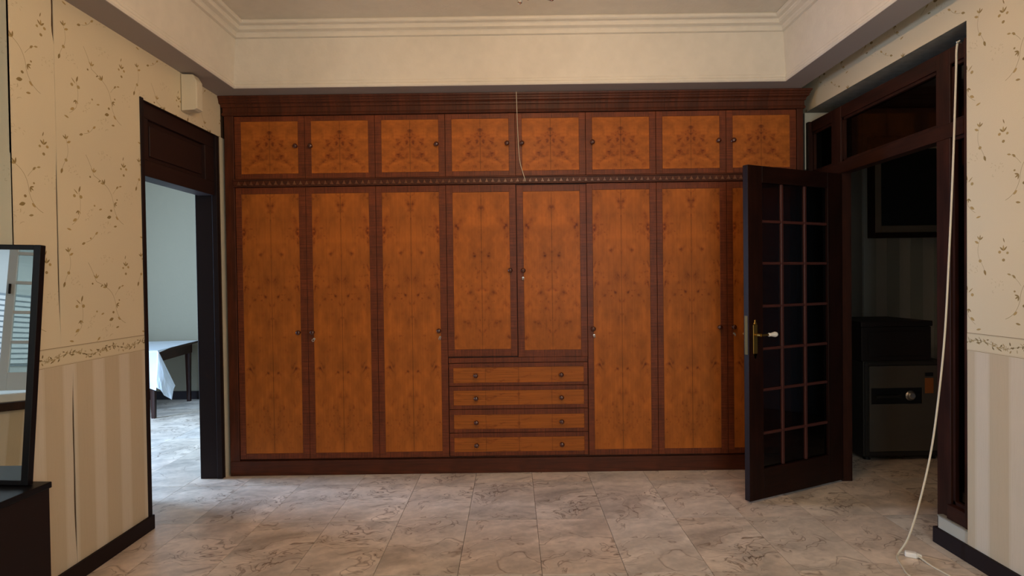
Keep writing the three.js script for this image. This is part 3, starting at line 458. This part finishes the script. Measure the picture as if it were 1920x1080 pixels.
// ---------------------------------------------------------------- dressing table and mirror at the left
{
  const t = thing('dressing_table', 'low black-brown dressing table carrying the leaning mirror by the corner', 'dressing table', [-1.93, 0, -2.39], THREE.MathUtils.degToRad(-3));
  sub('table_top', bx(-1.25, 0, 0.560, 0.586, 0.0, 0.50, 0.004, 'x'), M.frameBlack, t);
  sub('side_panel', bx(-0.030, -0.006, 0, 0.560, 0.008, 0.485, 0.002), M.blackWood, t); sub('side_panel', bx(-1.244, -1.220, 0, 0.560, 0.008, 0.485, 0.002), M.blackWood, t);
  sub('back_panel', bx(-1.220, -0.030, 0.05, 0.560, 0.008, 0.020), M.blackWood, t);
  for (let i = 0; i < 2; i++) { const d = sub('drawer', bx(-1.216 + i * 0.595, -0.628 + i * 0.595, 0.33, 0.552, 0.468, 0.486, 0.003), M.blackWood, t); const k = lathe([[0, 0], [0.007, 0], [0.006, 0.012], [0.013, 0.02], [0.010, 0.028], [0, 0.03]], 14); k.rotateX(Math.PI / 2); k.translate(-0.922 + i * 0.595, 0.44, 0.486); sub('knob', k, M.brass, d); }
  sub('bottom_shelf', bx(-1.220, -0.030, 0.08, 0.10, 0.02, 0.47), M.blackWood, t);
}
{
  const t = thing('leaning_mirror', 'tall black-framed mirror leaning on the wall, reflecting a white window', 'mirror', [-1.983, 0.5885, -2.330]);
  t.rotation.order = 'YXZ'; t.rotation.set(THREE.MathUtils.degToRad(-3.6), THREE.MathUtils.degToRad(-1.5), THREE.MathUtils.degToRad(-1.5));
  const Wm = 0.78, Hm = 0.985, f = 0.030, d = 0.028, f2 = 0.020;
  sub('frame', [bx(-f, 0, 0, Hm, -d, 0, 0.003), bx(-Wm, -Wm + f, 0, Hm, -d, 0, 0.003), bx(-Wm + f, -f, 0, f2, -d, 0, 0.003, 'x'), bx(-Wm + f, -f, Hm - f2, Hm, -d, 0, 0.003, 'x')], M.frameBlack, t);
  sub('mirror_glass', bx(-Wm + f - 0.005, -f + 0.005, f2 - 0.005, Hm - f2 + 0.005, -0.014, -0.008), M.mirror, t);
  sub('backing_board', bx(-Wm + 0.01, -0.01, 0.01, Hm - 0.01, -0.026, -0.015), M.blackWood, t);
}

// ---------------------------------------------------------------- white power cord on the right
{
  const t = thing('power_cord', 'white power cord hanging from a hook and looping to a plug on the floor', 'power cord', [0, 0, 0]);
  const r = 0.0048;
  sub('cable', tube([[2.212, 2.545, -2.846], [2.205, 2.545, -2.848], [2.199, 2.50, -2.85], [2.197, 2.41, -2.85], [2.189, 2.17, -2.85], [2.178, 1.88, -2.85], [2.161, 1.517, -2.85], [2.139, 1.12, -2.85], [2.107, 0.80, -2.85], [2.066, 0.512, -2.85], [2.004, 0.247, -2.85], [1.955, 0.085, -2.855], [1.915, 0.012, -2.862], [1.878, r, -2.82], [1.845, r, -2.73], [1.825, r, -2.655], [1.86, r, -2.56], [1.95, r, -2.53], [2.02, r, -2.575], [2.005, r, -2.65], [1.990, r, -2.74], [1.985, 0.010, -2.795], [1.980, 0.016, -2.815]], r, 260, 8, 0.5), M.cable, t);
  const plug = sub('plug', (() => { const g = new RoundedBoxGeometry(0.052, 0.026, 0.032, 3, 0.007); const k = new THREE.CylinderGeometry(0.008, 0.013, 0.02, 14); k.rotateZ(-Math.PI / 2); k.translate(0.034, 0, 0); const h = mergeGeometries([prep(g), prep(k)]); h.rotateY(-0.55); h.translate(1.958, 0.014, -2.838); return h; })(), M.white, t);
  for (const s of [-1, 1]) { const g = new THREE.CylinderGeometry(0.0024, 0.0024, 0.022, 10); g.rotateZ(Math.PI / 2); g.translate(-0.037, 0, s * 0.0095); g.rotateY(-0.55); g.translate(1.958, 0.014, -2.838); sub('prong', prep(g), M.steel, plug); }
  sub('hook', tube([[2.222, 2.535, -2.846], [2.208, 2.535, -2.846], [2.199, 2.534, -2.846], [2.196, 2.542, -2.846]], 0.0025, 20, 8), M.steel, t);
}

// ---------------------------------------------------------------- safe, wooden chest on it, framed picture
{
  const t = thing('safe', 'grey steel safe with recessed black handle panel on the dark room floor', 'safe', [2.628, 0, -4.31], THREE.MathUtils.degToRad(1));
  const Wd = 0.62;
  sub('body', [bx(0, Wd, 0.03, 0.755, -0.52, -0.012, 0.010)], M.safeBody, t);
  for (const [x, z] of [[0.06, -0.07], [Wd - 0.06, -0.07], [0.06, -0.46], [Wd - 0.06, -0.46]]) { const c = new THREE.CylinderGeometry(0.022, 0.026, 0.032, 14); c.translate(x, 0.016, z); sub('foot', prep(c), M.safeBlack, t); }
  sub('door_rim', [bx(0.008, 0.034, 0.045, 0.745, -0.014, 0, 0.004), bx(Wd - 0.034, Wd - 0.008, 0.045, 0.745, -0.014, 0, 0.004), bx(0.034, Wd - 0.034, 0.045, 0.075, -0.014, 0, 0.004), bx(0.034, Wd - 0.034, 0.720, 0.745, -0.014, 0, 0.004)], M.safeBody, t);
  const dr = sub('door', [bx(0.036, 0.050, 0.077, 0.718, -0.014, 0.006), bx(0.440, Wd - 0.036, 0.077, 0.718, -0.014, 0.006), bx(0.050, 0.440, 0.077, 0.432, -0.014, 0.006), bx(0.050, 0.440, 0.553, 0.718, -0.014, 0.006)], M.safeDoor, t);
  sub('recess_panel', bx(0.050, 0.440, 0.432, 0.553, -0.013, -0.004), M.safeBlack, dr);
  sub('lever_handle', [bx(0.085, 0.28, 0.478, 0.498, 0.004, 0.016, 0.005), bx(0.255, 0.280, 0.474, 0.502, -0.005, 0.016, 0.005)], M.safeBody, dr);
  const dial = lathe([[0, 0], [0.038, 0], [0.038, 0.006], [0.028, 0.010], [0.026, 0.024], [0.018, 0.028], [0, 0.028]], 28); dial.rotateX(Math.PI / 2); dial.translate(0.352, 0.492, -0.004); sub('dial', dial, M.silver, dr);
  const tag = sub('paper_tag', [bx(0.455, 0.520, 0.510, 0.625, 0.006, 0.009, 0.001)], std({ color: '#a5622f', roughness: 0.7 }), dr);
  sub('tag_clip', bx(0.455, 0.515, 0.640, 0.665, 0.006, 0.013, 0.003), M.safeBlack, tag);
}
{
  const t = thing('wooden_chest', 'dark wooden chest resting on top of the grey safe', 'chest', [2.615, 0.7555, -4.32], THREE.MathUtils.degToRad(1));
  sub('body', [bx(0, 0.53, 0, 0.255, -0.50, 0, 0.004)], M.chest, t); sub('lid', bx(-0.008, 0.538, 0.257, 0.298, -0.506, 0.008, 0.006), M.chest, t);
  sub('front_panel', bx(0.05, 0.48, 0.035, 0.220, 0, 0.006, 0.003), M.chest, t);
}
{
  const t = thing('framed_picture', 'dark picture in a silver and brown frame hung above the safe', 'picture', [3.036, 1.715, -4.927]);
  const w = 0.78, h = 0.86, ring4 = (a, b, z0, z1) => [bx(a, b, a, h - a, z0, z1, 0.004), bx(w - b, w - a, a, h - a, z0, z1, 0.004), bx(b, w - b, a, b, z0, z1, 0.004), bx(b, w - b, h - b, h - a, z0, z1, 0.004)];
  sub('outer_frame', ring4(0, 0.045, 0.0, 0.040), M.dark, t); sub('inner_frame', ring4(0.045, 0.105, 0.0, 0.028), std({ color: '#9a9082', roughness: 0.5, metalness: 0.2 }), t);
  sub('canvas', bx(0.1, w - 0.1, 0.1, h - 0.1, 0.002, 0.012), std({ color: '#1b1714', roughness: 0.4 }), t);
}

// ---------------------------------------------------------------- table under a plastic sheet in the left room
const TBL = [-3.68, 0, -5.944], TURN = THREE.MathUtils.degToRad(7.6);
{
  const t = thing('dining_table', 'brown wooden table by the wall of the bright room beyond the doorway', 'table', TBL, TURN);
  sub('table_top', bx(-1.5, 0, 0.690, 0.716, -1.035, 0, 0.005, 'x'), M.dark, t);
  sub('apron', [bx(-1.45, -0.05, 0.58, 0.690, -0.075, -0.055, 0.002, 'x'), bx(-1.45, -0.05, 0.58, 0.690, -0.985, -0.965, 0.002, 'x'), bx(-0.075, -0.055, 0.58, 0.690, -0.965, -0.075, 0.002, 'z'), bx(-1.445, -1.425, 0.58, 0.690, -0.965, -0.075, 0.002, 'z')], M.dark, t);
  for (const [x, z] of [[-0.085, -0.085], [-1.415, -0.085], [-0.085, -0.955], [-1.415, -0.955]]) {
    const g = new THREE.CylinderGeometry(0.040, 0.024, 0.69, 4, 6); g.rotateY(Math.PI / 4); const p = g.attributes.position; for (let i = 0; i < p.count; i++) { const y = p.getY(i) / 0.69 + 0.5, k = 1 + 0.35 * Math.exp(-Math.pow((y - 0.08) / 0.06, 2)); p.setX(i, p.getX(i) * k); p.setZ(i, p.getZ(i) * k); } g.computeVertexNormals(); g.translate(x, 0.345, z);
    sub('leg', prep(g), M.dark, t);
  }
}
{
  const t = thing('plastic_sheet', 'clear crinkled plastic sheet draped over the table with a hanging corner', 'tablecloth', TBL, TURN);
  const film = phys({ color: '#e6eef5', roughness: 0.35, transmission: 0.45, thickness: 0, specularIntensity: 1 });
  const N = 60, Q = 46, pos = [], P = (a, b) => { // a along the near edge (metres from the corner, negative = to the left), b in from the near edge; overhang beyond either edge hangs down
    const ox = Math.max(0, a), oz = Math.max(0, b), n = fbm(a * 9 + 20, b * 9 + 20, 300, 3) - 0.5, y0 = 0.7185 + 0.004 * Math.abs(n);
    let x = Math.min(a, 0), z = Math.min(b, 0), y = y0;
    if (ox > 0 && oz > 0) { const l = Math.hypot(ox, oz), s = Math.min(1, l); y -= 0.97 * l * 0.86; x += 0.30 * l * (ox / l + 0.25) + 0.008; z += 0.30 * l * (oz / l + 0.1) + 0.008; x += 0.02 * Math.sin(16 * ox) * s; }
    else if (oz > 0) { y -= oz * 0.97; z += 0.006 + 0.10 * oz + 0.05 * oz * Math.sin(a * 14); }
    else if (ox > 0) { y -= ox * 0.6; x += 0.006 + 0.3 * ox + 0.06 * ox * Math.sin(b * 12); }
    return [x + 0.02 * n * (oz + ox), Math.max(y, 0.05), z + 0.03 * n * (oz + ox)];
  };
  const A = (i) => -1.45 + 1.45 * Math.min(1, i / 40) + (i > 40 ? (i - 40) * 0.022 : 0), B = (k) => -1.03 + 1.03 * Math.min(1, k / 26) + (k > 26 ? (k - 26) * 0.022 : 0);
  const lim = (a, b) => { const e = clamp(0.42 + 0.04 * Math.sin(a * 9)); const oa = clamp(a, -9, b > 0 ? 0.44 : 0.0035 + 0.03 * smooth(-0.3, 0, b)); return [oa, Math.min(b, e)]; };
  const V = (i, k) => P(...lim(A(i), B(k)));
  for (let i = 0; i < N; i++) for (let k = 0; k < Q; k++) { const a = V(i, k), b = V(i + 1, k), c = V(i + 1, k + 1), d = V(i, k + 1); pos.push(...a, ...c, ...b, ...a, ...d, ...c); }
  const g = new THREE.BufferGeometry(); g.setAttribute('position', new THREE.Float32BufferAttribute(pos, 3)); g.computeVertexNormals();
  sub('sheet', prep(g), film, t);
}

// ---------------------------------------------------------------- chandelier above the frame
{
  const C = [0.112, 0.096, -2.1], t = thing('chandelier', 'crystal chandelier hanging from the tray ceiling, only its lowest drops in view', 'chandelier', C);
  const gold = M.brass, crystal = phys({ color: '#ffffff', roughness: 0.02, transmission: 1, thickness: 0.02, ior: 1.52 }), glow = std({ color: '#fff3dd', emissive: WARM, emissiveIntensity: 2.2, roughness: 0.5 });
  sub('ceiling_rose', lathe([[0, 3.068], [0.085, 3.068], [0.08, 3.053], [0.04, 3.033], [0.012, 3.013], [0, 3.013]], 28), gold, t);
  sub('stem', lathe([[0, 3.03], [0.007, 3.03], [0.007, 2.80], [0.03, 2.78], [0.045, 2.72], [0.02, 2.66], [0.035, 2.60], [0.05, 2.54], [0.03, 2.48], [0.01, 2.45], [0, 2.445]], 24), gold, t);
  for (let i = 0; i < 6; i++) {
    const a = (i / 6) * Math.PI * 2 + 0.3, c = Math.cos(a), s = Math.sin(a), R = 0.30;
    const arm = sub('arm', tube([[0.03 * c, 2.56, 0.03 * s], [0.12 * c, 2.48, 0.12 * s], [0.22 * c, 2.46, 0.22 * s], [R * c, 2.52, R * s], [R * c, 2.545, R * s]], 0.006, 30, 8), gold, t);
    const cup = lathe([[0, 2.54], [0.012, 2.54], [0.045, 2.56], [0.046, 2.564], [0.012, 2.553], [0.011, 2.61], [0, 2.61]], 20); cup.translate(R * c, 0, R * s); sub('candle_cup', cup, gold, arm);
    const bulb = lathe([[0.0, 2.612], [0.010, 2.613], [0.019, 2.635], [0.016, 2.66], [0.006, 2.69], [0.0, 2.70]], 18); bulb.translate(R * c, 0, R * s); sub('bulb', bulb, glow, arm);
    const l = new THREE.PointLight(WARM, BULB, 0, 2); l.position.set(C[0] + R * c, C[1] + 2.645, C[2] + R * s); l.castShadow = true; l.name = 'chandelier_light'; scene.add(l);
  }
  const drop = lathe([[0, 0], [0.002, 0], [0.0035, -0.010], [0.011, -0.034], [0.0085, -0.045], [0, -0.050]], 6);
  const put = (x, y, z, s = 1) => { const g = drop.clone(); g.scale(s, s, s); g.translate(x, y, z); sub('crystal_drop', g, crystal, t); };
  for (let i = 0; i < 6; i++) { const a = (i / 6) * Math.PI * 2 + 0.3; put(0.30 * Math.cos(a), 2.50, 0.30 * Math.sin(a), 1.2); put(0.17 * Math.cos(a + 0.5), 2.452, 0.17 * Math.sin(a + 0.5), 1.2); }
  put(-0.042, 2.3705, 0.005, 1.15); put(0.044, 2.368, 0.0, 1.15); put(0.0, 2.445, 0.0, 1.5); put(0.09, 2.38, 0.02, 1.1); put(-0.09, 2.392, 0.01, 1.1);
  for (const [x, y, z] of [[-0.042, 2.37, 0.005], [0.044, 2.367, 0], [0.09, 2.38, 0.02], [-0.09, 2.39, 0.01]]) sub('drop_wire', tube([[x, y, z], [x * 0.8, y + 0.06, z], [x * 0.4, 2.50, z * 0.3]], 0.0008, 8, 5), gold, t);
}

renderer.render(scene, camera);
